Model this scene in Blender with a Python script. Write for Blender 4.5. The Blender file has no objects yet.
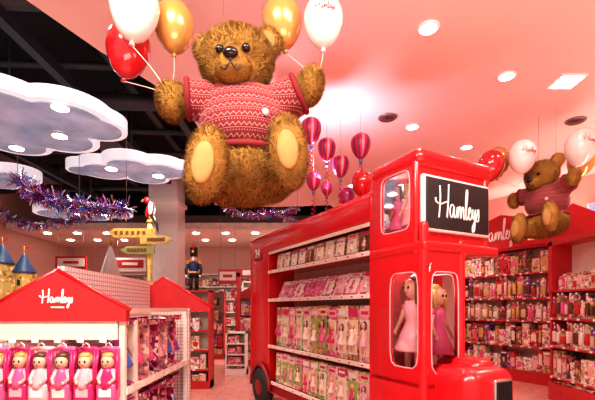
import bpy, bmesh, math, random
import numpy as np
from mathutils import Matrix, Vector
random.seed(7)
R=random.Random(11)
scene=bpy.context.scene
scene.view_settings.view_transform='Standard'
try: scene.view_settings.look='Medium High Contrast'
except Exception: pass
scene.view_settings.exposure=0.15
pi=math.pi

# ------------------------------------------------------------------ materials
_m={}
def mat(name,col,rough=0.5,metal=0.0,var=0.12,vscale=8.0,emis=0.0,emcol=None,spec=0.5,coat=0.0,bump=0.0,bscale=60,sheen=0.0,alpha=None,trans=0.0):
    if name in _m: return _m[name]
    m=bpy.data.materials.new(name); m.use_nodes=True
    nt=m.node_tree; b=nt.nodes['Principled BSDF']
    b.inputs['Roughness'].default_value=rough
    b.inputs['Metallic'].default_value=metal
    b.inputs['Specular IOR Level'].default_value=spec
    b.inputs['Coat Weight'].default_value=coat
    b.inputs['Sheen Weight'].default_value=sheen
    tc=nt.nodes.new('ShaderNodeTexCoord')
    n=nt.nodes.new('ShaderNodeTexNoise'); n.inputs['Scale'].default_value=vscale
    n.inputs['Detail'].default_value=3
    nt.links.new(tc.outputs['Object'],n.inputs['Vector'])
    r=nt.nodes.new('ShaderNodeValToRGB')
    c=col
    r.color_ramp.elements[0].position=0.3; r.color_ramp.elements[1].position=0.7
    r.color_ramp.elements[0].color=(c[0]*(1-var),c[1]*(1-var),c[2]*(1-var),1)
    r.color_ramp.elements[1].color=(min(1,c[0]*(1+var)),min(1,c[1]*(1+var)),min(1,c[2]*(1+var)),1)
    nt.links.new(n.outputs['Fac'],r.inputs['Fac'])
    nt.links.new(r.outputs['Color'],b.inputs['Base Color'])
    if bump>0:
        n2=nt.nodes.new('ShaderNodeTexNoise'); n2.inputs['Scale'].default_value=bscale
        nt.links.new(tc.outputs['Object'],n2.inputs['Vector'])
        bp=nt.nodes.new('ShaderNodeBump'); bp.inputs['Strength'].default_value=bump
        nt.links.new(n2.outputs['Fac'],bp.inputs['Height'])
        nt.links.new(bp.outputs['Normal'],b.inputs['Normal'])
    if emis>0:
        e=emcol or col
        b.inputs['Emission Color'].default_value=(e[0],e[1],e[2],1)
        b.inputs['Emission Strength'].default_value=emis
    if alpha is not None: b.inputs['Alpha'].default_value=alpha
    if trans>0: b.inputs['Transmission Weight'].default_value=trans
    _m[name]=m; return m

def printmat(name,col,mixamt=0.45,scale=28,second=(0.9,0.75,0.7)):
    """busy printed packaging"""
    if name in _m: return _m[name]
    m=bpy.data.materials.new(name); m.use_nodes=True
    nt=m.node_tree; b=nt.nodes['Principled BSDF']; b.inputs['Roughness'].default_value=0.35
    tc=nt.nodes.new('ShaderNodeTexCoord')
    v=nt.nodes.new('ShaderNodeTexVoronoi'); v.inputs['Scale'].default_value=scale
    nt.links.new(tc.outputs['Object'],v.inputs['Vector'])
    sep=nt.nodes.new('ShaderNodeSeparateColor'); nt.links.new(v.outputs['Color'],sep.inputs[0])
    r=nt.nodes.new('ShaderNodeValToRGB'); r.color_ramp.interpolation='CONSTANT'
    el=r.color_ramp.elements
    el[0].position=0; el[0].color=(*col,1)
    el[1].position=1-mixamt; el[1].color=(*second,1)
    e=el.new(1-mixamt*0.6); e.color=(col[0]*0.35,col[1]*0.3,col[2]*0.35,1)
    e=el.new(1-mixamt*0.3); e.color=(min(1,col[0]*1.4+.1),min(1,col[1]*1.4+.1),min(1,col[2]*1.4+.1),1)
    nt.links.new(sep.outputs[0],r.inputs['Fac'])
    nt.links.new(r.outputs['Color'],b.inputs['Base Color'])
    _m[name]=m; return m

def glassmat():
    m=bpy.data.materials.new('window_glass'); m.use_nodes=True
    nt=m.node_tree; nt.nodes.clear()
    o=nt.nodes.new('ShaderNodeOutputMaterial'); mx=nt.nodes.new('ShaderNodeMixShader')
    t=nt.nodes.new('ShaderNodeBsdfTransparent'); g=nt.nodes.new('ShaderNodeBsdfGlossy')
    t.inputs[0].default_value=(0.97,0.93,0.95,1)
    g.inputs['Roughness'].default_value=0.03
    f=nt.nodes.new('ShaderNodeFresnel'); f.inputs[0].default_value=1.3
    nt.links.new(f.outputs[0],mx.inputs[0]); nt.links.new(t.outputs[0],mx.inputs[1]); nt.links.new(g.outputs[0],mx.inputs[2])
    nt.links.new(mx.outputs[0],o.inputs[0]); return m

RED=mat('red_gloss_paint',(0.60,0.010,0.016),0.25,coat=0.35,var=0.05)
RED2=mat('red_painted_board',(0.50,0.020,0.024),0.4,var=0.08)
DRED=mat('dark_red',(0.25,0.008,0.012),0.4)
WHITE=mat('white_paint',(0.86,0.82,0.79),0.4,var=0.04)
CREAM=mat('cream_board',(0.82,0.70,0.60),0.5,var=0.06)
PINKB=mat('pink_board',(0.72,0.42,0.38),0.5,var=0.06)
BLACK=mat('black_plastic',(0.012,0.012,0.014),0.35)
SIGNB=mat('dark_sign_face',(0.02,0.016,0.018),0.5)
RUBBER=mat('tyre_rubber',(0.02,0.02,0.02),0.7)
CHROME=mat('chrome',(0.8,0.8,0.8),0.15,metal=1)
GREYD=mat('dark_grey_metal',(0.03,0.03,0.035),0.5)
GREYM=mat('grey_metal',(0.25,0.24,0.25),0.4,metal=0.6)
GLASS=glassmat()
LAMP=mat('lamp_glow',(1,0.93,0.88),emis=16,emcol=(1,0.94,0.88))
SKIN=mat('doll_skin',(0.76,0.46,0.32),0.4,var=0.03)
BLOND=mat('blond_hair',(0.62,0.40,0.12),0.4)
BROWNH=mat('brown_hair',(0.12,0.045,0.02),0.4)
PURPH=mat('purple_hair',(0.22,0.06,0.3),0.4)
PINK=mat('pink_plastic',(0.72,0.11,0.28),0.3)
HPINK=mat('hot_pink_plastic',(0.60,0.025,0.15),0.3)
LPINK=mat('light_pink_plastic',(0.82,0.42,0.46),0.35)
BLUEC=mat('blue_cloth',(0.08,0.15,0.55),0.5)
PURP=mat('purple_cloth',(0.28,0.06,0.36),0.5)
TEAL=mat('teal_cloth',(0.1,0.38,0.45),0.5)
YELW=mat('yellow_plastic',(0.75,0.5,0.1),0.4)
WOODY=mat('yellow_painted_wood',(0.42,0.28,0.05),0.5,vscale=20,var=0.25)
EYE=mat('black_glass_eye',(0.01,0.006,0.005),0.08)

PK=[printmat('package_pink',(0.64,0.12,0.23)),printmat('package_red',(0.42,0.014,0.025),second=(.7,.5,.42)),
    printmat('package_beige',(0.62,0.45,0.31)),printmat('package_white',(0.76,0.70,0.64),second=(0.5,0.10,0.12)),
    printmat('package_magenta',(0.36,0.02,0.14)),printmat('package_rose',(0.68,0.32,0.32)),
    printmat('package_brown',(0.20,0.09,0.045),second=(.6,.45,.33)),printmat('package_green',(0.28,0.44,0.12),second=(0.8,0.65,0.45)),
    printmat('package_purple',(0.20,0.05,0.26)),printmat('package_tan',(0.46,0.28,0.12),second=(.7,.55,.4)),printmat('package_dark',(0.06,0.025,0.025),second=(.5,.12,.1)),
    printmat('package_cream',(0.74,0.60,0.46),second=(.55,.12,.2))]
MIX=[PK[0],PK[1],PK[1],PK[2],PK[3],PK[5],PK[6],PK[4],PK[8],PK[2],PK[6],PK[9],PK[10],PK[11],PK[9],PK[11],PK[3]]

# ------------------------------------------------------------------ mesh builder
def T(x=0,y=0,z=0,rz=0,rx=0,ry=0,s=1):
    return Matrix.Translation((x,y,z))@Matrix.Rotation(rz,4,'Z')@Matrix.Rotation(ry,4,'Y')@Matrix.Rotation(rx,4,'X')@Matrix.Scale(s,4)
class MB:
    def __init__(s): s.v=[];s.f=[];s.m=[];s.sm=[];s.mats=[];s.M=Matrix.Identity(4)
    def mi(s,m):
        if m not in s.mats: s.mats.append(m)
        return s.mats.index(m)
    def add(s,vs,fs,m,smooth=False,ms=None):
        o=len(s.v); M=s.M
        for p in vs: s.v.append(tuple(M@Vector(p)))
        k=s.mi(m) if ms is None else None
        for i,f in enumerate(fs):
            s.f.append([a+o for a in f]); s.m.append(k if ms is None else s.mi(ms[i])); s.sm.append(smooth)
    def box(s,c,z,m,rz=0,L=None):
        x,y,w=z[0]/2,z[1]/2,z[2]/2
        vs=[Vector((a*x,b*y,d*w)) for a in(-1,1) for b in(-1,1) for d in(-1,1)]
        K=Matrix.Translation(c)@Matrix.Rotation(rz,4,'Z')
        if L is not None: K=K@L
        vs=[K@v for v in vs]
        s.add(vs,[(0,1,3,2),(4,6,7,5),(0,4,5,1),(2,3,7,6),(0,2,6,4),(1,5,7,3)],m)
    def b2(s,x0,x1,y0,y1,z0,z1,m):
        s.box(((x0+x1)/2,(y0+y1)/2,(z0+z1)/2),(abs(x1-x0),abs(y1-y0),abs(z1-z0)),m)
    def rbox(s,c,z,r,m,seg=3,L=None):
        bm=bmesh.new(); bmesh.ops.create_cube(bm,size=1)
        for v in bm.verts: v.co=Vector((v.co.x*z[0],v.co.y*z[1],v.co.z*z[2]))
        bmesh.ops.bevel(bm,geom=bm.edges[:],offset=r,segments=seg,affect='EDGES',profile=0.5)
        bm.verts.index_update()
        K=Matrix.Translation(c)
        if L is not None: K=K@L
        s.add([K@v.co for v in bm.verts],[[v.index for v in f.verts] for f in bm.faces],m,True); bm.free()
    def ell(s,c,r,m,seg=16,rings=10,L=None):
        vs=[];fs=[]
        K=Matrix.Translation(c)
        if L is not None: K=K@L
        vs.append((0,0,r[2]))
        for i in range(1,rings):
            a=pi*i/rings
            for j in range(seg):
                b=2*pi*j/seg; vs.append((r[0]*math.sin(a)*math.cos(b),r[1]*math.sin(a)*math.sin(b),r[2]*math.cos(a)))
        vs.append((0,0,-r[2]))
        for j in range(seg): fs.append((0,1+j,1+(j+1)%seg))
        for i in range(rings-2):
            for j in range(seg):
                a=1+i*seg+j;b=1+i*seg+(j+1)%seg; fs.append((a,a+seg,b+seg,b))
        n=len(vs)-1
        for j in range(seg): fs.append((n,n-seg+(j+1)%seg,n-seg+j))
        s.add([K@Vector(v) for v in vs],fs,m,True)
    def lathe(s,prof,m,c=(0,0,0),seg=20,L=None,matfn=None,smooth=True):
        vs=[];fs=[];ms=[]
        K=Matrix.Translation(c)
        if L is not None: K=K@L
        for (r,z) in prof:
            for j in range(seg):
                b=2*pi*j/seg; vs.append(K@Vector((r*math.cos(b),r*math.sin(b),z)))
        for i in range(len(prof)-1):
            for j in range(seg):
                a=i*seg+j;b=i*seg+(j+1)%seg; fs.append((a,b,b+seg,a+seg)); ms.append(matfn(i,j) if matfn else m)
        fs.append(list(range(seg))[::-1]); ms.append(ms[0] if matfn else m)
        fs.append([len(vs)-seg+j for j in range(seg)]); ms.append(ms[-2] if matfn else m)
        s.add(vs,fs,m,smooth,ms)
    def cyl(s,c,r,h,m,seg=20,L=None,r2=None):
        r2=r if r2 is None else r2
        s.lathe([(max(r-.0001,1e-4)*.97,-h/2),(r,-h/2+.001),(r2,h/2-.001),(max(r2*.97,1e-4),h/2)],m,c,seg,L,smooth=False)
    def tube(s,pts,r,m,seg=6,closed=False):
        pts=[Vector(p) for p in pts]; n=len(pts)
        if n<2: return
        rs=r if isinstance(r,(list,tuple)) else [r]*n
        vs=[];fs=[]; up=None
        for i,p in enumerate(pts):
            t=(pts[min(i+1,n-1)]-pts[max(i-1,0)])
            if t.length<1e-9: t=Vector((0,0,1))
            t.normalize()
            if up is None: up=t.orthogonal().normalized()
            up=(up-t*up.dot(t))
            if up.length<1e-6: up=t.orthogonal()
            up.normalize(); w=t.cross(up)
            for j in range(seg):
                b=2*pi*j/seg; vs.append(p+(up*math.cos(b)+w*math.sin(b))*rs[i])
        for i in range(n-1):
            for j in range(seg):
                a=i*seg+j;b=i*seg+(j+1)%seg; fs.append((a,b,b+seg,a+seg))
        fs.append(list(range(seg))[::-1]); fs.append([len(vs)-seg+j for j in range(seg)])
        s.add(vs,fs,m,True)
    def prism(s,poly,z0,z1,m,L=None,side=None):
        n=len(poly); K=L or Matrix.Identity(4)
        vs=[K@Vector((p[0],p[1],z0)) for p in poly]+[K@Vector((p[0],p[1],z1)) for p in poly]
        fs=[list(range(n))[::-1],[n+i for i in range(n)]]+[(i,(i+1)%n,n+(i+1)%n,n+i) for i in range(n)]
        ms=[m,m]+[side or m]*n
        s.add(vs,fs,m,False,ms)
    def panel(s,w,h,hole,t,m,L,rim=None,glass=None,ex=7):
        """panel in local XY (0..w,0..h) thickness t in Z with rounded-rect hole (x0,x1,y0,y1)"""
        x0,x1,y0,y1=hole; cx,cy=(x0+x1)/2,(y0+y1)/2; a,b=(x1-x0)/2,(y1-y0)/2
        ang=[2*pi*i/48 for i in range(48)]
        for (qx,qy) in((0,0),(w,0),(w,h),(0,h)): ang.append(math.atan2(qy-cy,qx-cx)%(2*pi))
        ang=sorted(set(ang)); n=len(ang); inn=[];out=[]
        for t_ in ang:
            c,sn=math.cos(t_),math.sin(t_)
            r=(abs(c/a)**ex+abs(sn/b)**ex)**(-1/ex); inn.append((cx+r*c,cy+r*sn))
            k=1e9
            if c>1e-9:k=min(k,(w-cx)/c)
            if c<-1e-9:k=min(k,-cx/c)
            if sn>1e-9:k=min(k,(h-cy)/sn)
            if sn<-1e-9:k=min(k,-cy/sn)
            out.append((cx+k*c,cy+k*sn))
        vs=[L@Vector((p[0],p[1],z)) for z in(0,t) for lp in(inn,out) for p in lp]
        fs=[]
        for i in range(n):
            j=(i+1)%n
            fs+=[(i,j,n+j,n+i),(2*n+i,3*n+i,3*n+j,2*n+j),(i,2*n+i,2*n+j,j),(n+i,n+j,3*n+j,3*n+i)]
        s.add(vs,fs,m)
        if rim:
            s.tube([L@Vector((p[0],p[1],t)) for p in inn+[inn[0]]],0.006,rim)
        if glass:
            s.add([L@Vector((p[0],p[1],t*.5)) for p in inn],[list(range(n))],glass)
    def obj(s,name,parent=None,loc=None,rz=0,col=None):
        me=bpy.data.meshes.new(name); me.from_pydata(s.v,[],s.f); 
        for m in s.mats: me.materials.append(m)
        me.polygons.foreach_set('material_index',s.m); me.polygons.foreach_set('use_smooth',s.sm); me.update()
        o=bpy.data.objects.new(name,me); scene.collection.objects.link(o)
        if loc is not None: o.location=loc
        o.rotation_euler=(0,0,rz)
        if parent: o.parent=parent
        return o
def empty(name,loc=(0,0,0),rz=0):
    e=bpy.data.objects.new(name,None); e.empty_display_size=.2; scene.collection.objects.link(e); e.location=loc; e.rotation_euler=(0,0,rz); return e

def smooth(pts,n=5):
    out=[];P=[Vector(p) for p in pts]
    P=[P[0]]+P+[P[-1]]
    for i in range(1,len(P)-2):
        a,b,c,d=P[i-1],P[i],P[i+1],P[i+2]
        for k in range(n):
            t=k/n
            out.append(0.5*((2*b)+(-a+c)*t+(2*a-5*b+4*c-d)*t*t+(-a+3*b-3*c+d)*t**3))
    out.append(P[-2]); return out
STROKES=[[(0.10,1.05),(0.13,0.7),(0.10,0.3),(0.05,-0.05)],[(0.62,1.15),(0.60,0.7),(0.56,0.3),(0.52,-0.02)],[(-0.14,0.62),(-0.1,0.48),(0.15,0.42),(0.4,0.5),(0.62,0.56)],
[(0.92,0.42),(0.80,0.46),(0.70,0.3),(0.74,0.05),(0.86,0.05),(0.94,0.4),(0.95,0.1),(1.02,0.02),(1.1,0.15),(1.16,0.42),(1.17,0.02),(1.25,0.38),(1.34,0.4),(1.35,0.02),(1.43,0.38),(1.52,0.4),(1.54,0.05),(1.62,0.05),(1.72,0.5),(1.78,1.0),(1.72,1.05),(1.67,0.6),(1.68,0.08),(1.76,0.02),(1.86,0.2),(1.97,0.34),(1.92,0.46),(1.84,0.3),(1.87,0.06),(1.97,0.03),(2.06,0.2),(2.1,0.42),(2.12,0.12),(2.2,0.08),(2.28,0.42),(2.26,0),(2.2,-0.35),(2.1,-0.4),(2.12,-0.2),(2.3,0.05),(2.42,0.3),(2.48,0.45),(2.5,0.2),(2.46,0.0),(2.34,0.03)]]
def script(mb,L,width,rad,m,surf=None,tall=1.0):
    """handwritten lettering in local XY centred, total width = width"""
    k=width/2.6
    for st in STROKES:
        pts=smooth([(x-1.2,y-0.4,0) for x,y in st],4)
        pts=[Vector((p.x*k,p.y*k*tall,0)) for p in pts]
        if surf: pts=[Vector((p.x,p.y,surf(p.x,p.y))) for p in pts]
        mb.tube([L@p for p in pts],rad,m,5)
UPXZ=Matrix.Rotation(pi/2,4,'X')   # local XY -> world XZ, +Z -> -Y

# ------------------------------------------------------------------ room shell
CEIL=mat('pink_ceiling_plaster',(0.86,0.60,0.54),0.5,var=0.03,vscale=0.7)
FL=bpy.data.materials.new('glossy_pink_floor'); FL.use_nodes=True
nt=FL.node_tree;b=nt.nodes['Principled BSDF'];b.inputs['Roughness'].default_value=.2
tc=nt.nodes.new('ShaderNodeTexCoord');br=nt.nodes.new('ShaderNodeTexBrick')
br.inputs['Scale'].default_value=1.2;br.inputs['Mortar Size'].default_value=.006
br.inputs['Color1'].default_value=(.64,.27,.22,1);br.inputs['Color2'].default_value=(.58,.24,.20,1);br.inputs['Mortar'].default_value=(.3,.1,.1,1)
nt.links.new(tc.outputs['Object'],br.inputs['Vector']);nt.links.new(br.outputs['Color'],b.inputs['Base Color'])
WALL=mat('pink_wall_paint',(0.66,0.38,0.32),0.6,var=0.04)
DARKC=mat('black_open_ceiling',(0.006,0.0055,0.007),0.9)
EDGEGLOW=mat('soffit_edge_glow',(0.9,0.7,0.68),.4,emis=.7,emcol=(1,.55,.52))  # lit look of the soffit edge put in as emission; no lamp there

mb=MB(); mb.b2(-9,9,-3,17,-.1,0,FL); mb.obj('floor')
mb=MB(); mb.b2(-9,9,-3,17,5.3,5.4,DARKC); mb.obj('ceiling')
H=4.3
edge=[(0.85,10.5),(-0.6,10.7),(-2.16,10.5),(-2.0,8.6),(-1.62,7.0),(-1.48,6.1),(-1.50,5.4),(-1.75,4.8),(-2.08,4.2),(-2.38,3.5),(-2.75,2.4),(-3.6,-3)]
poly=[(8.9,-2.9),(8.9,15.9),(3.0,15.9),(1.8,12.5)]+edge
mb=MB(); mb.prism(poly,H,H+.20,CEIL,side=EDGEGLOW); mb.obj('ceiling_pink_soffit')
mb=MB(); mb.prism([(-8.9,12.2),(1.5,12.2),(2.9,16),(-8.9,16)],4.0,4.2,mat('pale_ceiling',(0.78,0.60,0.54),.5)); mb.obj('ceiling_far_soffit')
mb=MB(); mb.b2(-9,9,16,16.1,0,5.3,WALL); mb.obj('wall_back')
mb=MB(); mb.b2(-9.1,-9,-3,16,0,5.3,WALL); mb.obj('wall_left')
mb=MB(); mb.prism([(3.9,16),(3.9,11.6),(7.0,6.2),(7.0,-3),(7.15,-3),(7.15,6.3),(4.05,11.7),(4.05,16)],0,H,WALL); mb.obj('wall_right')

# open ceiling services
mb=MB()
for y,z,r in((4.2,4.9,.09),(5.6,5.05,.05),(6.1,4.8,.12),(7.6,5.0,.06),(8.3,4.85,.05),(9.4,4.9,.1),(11,4.9,.07)):
    mb.tube([(-8.9,y+.4,z),(-5,y,z),(-1.0,y+.2,z)],r,GREYD,10)
for x,z in((-7.2,4.95),(-5.6,4.7),(-4.4,5.0),(-3.2,4.75),(-2.6,5.1),(-1.9,4.7)):
    mb.box((x,7,z),(.12,10,.14),GREYD)
for x,y in((-4.8,5),(-3.5,8),(-6,8.5)):
    mb.box((x,y,4.75),(.5,2.4,.3),mat('duct_grey',(0.06,0.06,0.07),.4,metal=.5))
mb.obj('ceiling_pipes')

# downlights
WARM=(1,.87,.77)
def downlight(x,y,z,r=.085,en=70,col=WARM,size=100):
    mb=MB(); mb.lathe([(r*.2,0.0),(r*1.25,-.002),(r*1.3,-.014),(r,-.018),(r*.98,-.006),(r*.3,-.006)],WHITE,seg=24)
    mb.lathe([(r*.05,-.007),(r*.97,-.0075),(r*.97,-.012),(r*.05,-.0125)],LAMP,seg=24)
    o=mb.obj('recessed_downlight',loc=(x,y,z))
    ld=bpy.data.lights.new('spot','SPOT'); ld.energy=en; ld.color=col; ld.spot_size=math.radians(size); ld.spot_blend=.8; ld.shadow_soft_size=.07
    lo=bpy.data.objects.new('downlight_beam',ld); scene.collection.objects.link(lo); lo.location=(0,0,-.03); lo.parent=o
for x,y,e in((1.26,3.85,120),(2.43,4.65,130),(1.71,5.95,90),(2.83,6.7,150),(-1.9,3.3,170),(0.0,7.6,90),(3.6,9.2,170),(1.2,8.8,60),(-.9,9.3,150)):
    downlight(x,y,H,en=e)
for x,y in((-.6,1.0),(2.2,1.2),(-2.3,1.0),(4.6,2.6),(4.6,5.2)):
    downlight(x,y,H,en=230,size=120)
mb=MB(); mb.box((0,0,-.01),(.30,.30,.02),WHITE); mb.box((0,0,-.022),(.24,.24,.01),LAMP); mb.obj('square_ceiling_light',loc=(3.2,4.75,H))
def vent(x,y):
    mb=MB(); mb.lathe([(.02,0),(.13,-.002),(.135,-.015),(.12,-.02),(.02,-.012)],GREYM,seg=24)
    for i in range(4): mb.lathe([(.02+.026*i,-.016),(.034+.026*i,-.022),(.036+.026*i,-.03),(.022+.026*i,-.026)],mat('speaker_grille',(.16,.07,.06),.5),seg=24)
    mb.obj('ceiling_speaker',loc=(x,y,H))
vent(1.27,5.65); vent(4.0,5.75)

# clouds
CLW=mat('cloud_white',(0.86,0.86,0.90),.5,var=.04,emis=.42,emcol=(.86,.88,.97))  # mild emission brightens the white rim; the panel itself is no lamp
CLB=mat('cloud_blue_grey',(0.30,0.40,0.55),.2,var=.7,vscale=1.8,emis=.17,emcol=(.5,.68,.95))  # bluish glow of the underside put in as weak emission
def cloud(cx,cy,z,lobes,lights,name='cloud_ceiling_panel'):
    def outl(k):
        out=[]
        for i in range(120):
            a=2*pi*i/120; d=Vector((math.cos(a),math.sin(a))); best=.05
            for (lx,ly,lr) in lobes:
                c=Vector((lx,ly)); bb=d.dot(c); q=bb*bb-c.dot(c)+(lr*k)**2
                if q>0: best=max(best,bb+math.sqrt(q))
            out.append((d.x*best,d.y*best))
        return out
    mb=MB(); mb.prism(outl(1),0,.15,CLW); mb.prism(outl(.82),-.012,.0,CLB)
    for (x,y) in [(l[0]*.6,l[1]*.6) for l in lobes[:2]]:
        mb.tube([(x,y,.15),(x,y,5.29-z)],.008,GREYD,5)
    for (x,y) in lights:
        mb.lathe([(.01,-.013),(.105,-.014),(.105,-.024),(.01,-.026)],WHITE,(x,y,0),20)
        mb.lathe([(.01,-.026),(.09,-.027),(.09,-.03),(.01,-.031)],LAMP,(x,y,0),20)
    o=mb.obj(name,loc=(cx,cy,z)); 
    for (x,y) in lights[:2]:
        ld=bpy.data.lights.new('cloud_spot','SPOT'); ld.energy=140; ld.color=(1,.88,.80); ld.spot_size=2.0; ld.spot_blend=.8; ld.shadow_soft_size=.06
        lo=bpy.data.objects.new('cloud_beam',ld); scene.collection.objects.link(lo); lo.location=(x,y,-.05); lo.parent=o
cloud(-3.45,5.0,3.9,[(-.6,.1,.62),(.0,-.35,.6),(.6,-.1,.55),(.85,.15,.38),(.2,.45,.5),(-.5,.6,.45),(-.9,-.3,.5)],[(.75,-.45),(.3,.3),(-.55,.7)])
cloud(-2.75,6.75,3.9,[(-.5,0,.42),(0,-.2,.42),(.45,0,.4),(.1,.3,.38),(-.85,-.05,.25),(.8,.1,.25)],[(-.3,-.2),(.35,.15)])
cloud(-5.6,7.0,3.9,[(-.5,0,.5),(.1,-.2,.5),(.6,.1,.4),(.1,.35,.4)],[(0,-.1)])
cloud(-5.3,9.8,3.9,[(-.6,0,.5),(.1,-.2,.6),(.8,.1,.4),(.1,.35,.4)],[(0,-.1),(.6,0)])

mb=MB()
for i in range(11):
    for j in range(2):
        mb.lathe([(.01,0),(.10,-.002),(.10,-.02),(.01,-.025)],LAMP,(-8+i*.95,12.8+j*1.3,4.0),14)
fo=mb.obj('far_ceiling_lights')
for x in(-6.1,-3.25,-.4,1.2):
    ld=bpy.data.lights.new('far_spot','SPOT'); ld.energy=330; ld.color=(1,.88,.78); ld.spot_size=2.3; ld.spot_blend=.8; ld.shadow_soft_size=.06
    lo=bpy.data.objects.new('far_beam',ld); scene.collection.objects.link(lo); lo.location=(x,12.8,3.95); lo.parent=fo

# column
mb=MB(); mb.rbox((0,0,2.6),(.72,.72,5.2),.03,WHITE); mb.box((0,0,.15),(.78,.78,.3),RED2); mb.box((0,0,4.25),(.8,.8,.1),WHITE)
mb.obj('column',loc=(-3.35,10.3,0.02))

# ------------------------------------------------------------------ doll
def doll(mb,M,h,dress,hair,hat=None,seg=10):
    o=mb.M; mb.M=o@M@Matrix.Scale(h,4)
    for sx in(-1,1):
        mb.tube([(sx*.07,0,.38),(sx*.075,-.005,.18),(sx*.075,0,.03)],[.045,.032,.022],SKIN,6)
        mb.ell((sx*.075,-.025,.015),(.028,.05,.02),dress,8,5)
        mb.tube([(sx*.09,0,.72),(sx*.16,-.02,.58),(sx*.17,-.08,.46)],[.032,.025,.018],SKIN,6)
        mb.ell((sx*.17,-.09,.44),(.022,.02,.03),SKIN,6,5)
        mb.ell((sx*.1,0,.71),(.05,.05,.05),dress,8,6)
    mb.lathe([(.16,.26),(.185,.28),(.13,.42),(.07,.55),(.095,.66),(.085,.73),(.04,.76)],dress,seg=12)
    mb.tube([(0,0,.74),(0,0,.82)],.028,SKIN,6)
    mb.ell((0,-.005,.88),(.092,.088,.105),SKIN,12,8)
    mb.ell((0,.03,.905),(.112,.095,.115),hair,12,8)
    mb.ell((0,.05,.76),(.10,.05,.17),hair,10,7)
    for sx in(-1,1):
        mb.ell((sx*.035,-.088,.885),(.014,.008,.017),EYE,6,5)
        mb.tube([(sx*.09,-.02,.95),(sx*.115,-.03,.85),(sx*.10,-.04,.72)],[.03,.035,.015],hair,6)
    mb.ell((0,-.094,.865),(.009,.01,.011),SKIN,6,4)
    mb.ell((0,-.087,.835),(.018,.007,.007),HPINK,6,4)
    if hat: mb.lathe([(.115,.95),(.12,.965),(.09,1.02),(.03,1.05)],hat,seg=12)
    mb.M=o

# ------------------------------------------------------------------ generic shelf filling
def row(mb,x0,x1,yf,z,hr,wr,dep,pal,kind='box',detail=True):
    x=x0+.01
    while x<x1-wr[0]:
        w=R.uniform(*wr); h=R.uniform(*hr)
        if x+w>x1: break
        m=R.choice(pal)
        if kind=='doll':
            mb.b2(x,x+w-.012,yf+dep-.02,yf+dep,z,z+h,m); mb.b2(x,x+w-.012,yf,yf+dep,z,z+.02,m)
            mb.b2(x,x+.006,yf,yf+dep,z,z+h,m)
            mb.b2(x,x+w-.012,yf+.0,yf+.012,z+h*.90,z+h,m); mb.b2(x,x+w-.012,yf,yf+dep,z+h-.01,z+h,m)
            doll(mb,T(x+w/2,yf+dep*.45,z+.02,rz=R.uniform(-.2,.2)),h*.88,R.choice([PINK,PURP,BLUEC,HPINK,TEAL,LPINK]),R.choice([BLOND,BROWNH,PURPH,BLOND]))
        elif kind=='hang':
            mb.b2(x,x+w-.02,yf+.01,yf+.02,z,z+h,m); mb.rbox((x+w/2,yf,z+h*.42),(w*.62,.05,h*.5),.015,R.choice([PINK,BLOND,CREAM,SKIN,BROWNH,LPINK,RED2,BROWNH]),2)
            mb.tube([(x+w/2,yf,z+h+.02),(x+w/2,yf+dep,z+h+.02)],.004,GREYM,4)
            mb.b2(x+w/2-.02,x+w/2+.02,yf-.01,yf-.008,z+h,z+h+.03,WHITE)
        else:
            j=R.uniform(-.01,.01)
            mb.box((x+w/2-.005,yf+dep/2+j,z+h/2),(w-.012,dep,h),m)
            if detail:
                k=R.random(); c=R.choice([CREAM,LPINK,PINK,SKIN,RED2,BLOND,CREAM,BROWNH])
                if k<.55: mb.box((x+w/2-.005,yf+j-.003,z+h*R.uniform(.35,.6)),(w*.62,.006,h*R.uniform(.3,.55)),c)
                if k>.35: mb.box((x+w/2-.005,yf+j-.004,z+h*.9),(w*.8,.006,h*.1),R.choice([WHITE,RED2,CREAM,RED2]))
                if k>.6: mb.ell((x+w/2-.005,yf+j-.006,z+h*.5),(w*.2,.012,h*.16),R.choice([SKIN,BLOND,PINK]),8,5)
        x+=w
def shelf_unit(name,loc,rz,length,depth,levels,top,pal,frame,items,merch,hr=(.6,.9),kinds=None,back=PINKB,wr=(.1,.22)):
    mb=MB()
    mb.b2(0,length,depth-.03,depth,0,top,back)
    for x in(0,length-.04): mb.b2(x,x+.04,0.03,depth,0,top,frame)
    n=max(1,int(length/1.0))
    for i in range(1,n): mb.b2(length*i/n-.015,length*i/n+.015,.25,depth,0,top,frame)
    mb.b2(0,length,0,depth,0,levels[0],frame)
    for z in levels[1:]:
        mb.b2(.04,length-.04,.02,depth-.03,z-.025,z,CREAM); mb.b2(.04,length-.04,0,.02,z-.035,z+.0,frame)
        k=.06
        while k<length-.15:
            mb.b2(k,k+.06,-.004,0,z-.030,z,WHITE); k+=R.uniform(.12,.35)
    mb.b2(0,length,0.03,depth,top-.03,top,frame)
    so=mb.obj(name,loc=loc,rz=rz)
    mb=MB()
    lv=list(levels)+[top]
    for i in range(len(levels)):
        g=lv[i+1]-lv[i]-.05
        k=(kinds[i] if kinds else 'box')
        row(mb,.05,length-.05,.04,lv[i]+.004,(g*hr[0],g*hr[1]),wr,min(.25,depth*.6),pal,k)
    mb.obj(merch,so)

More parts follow.
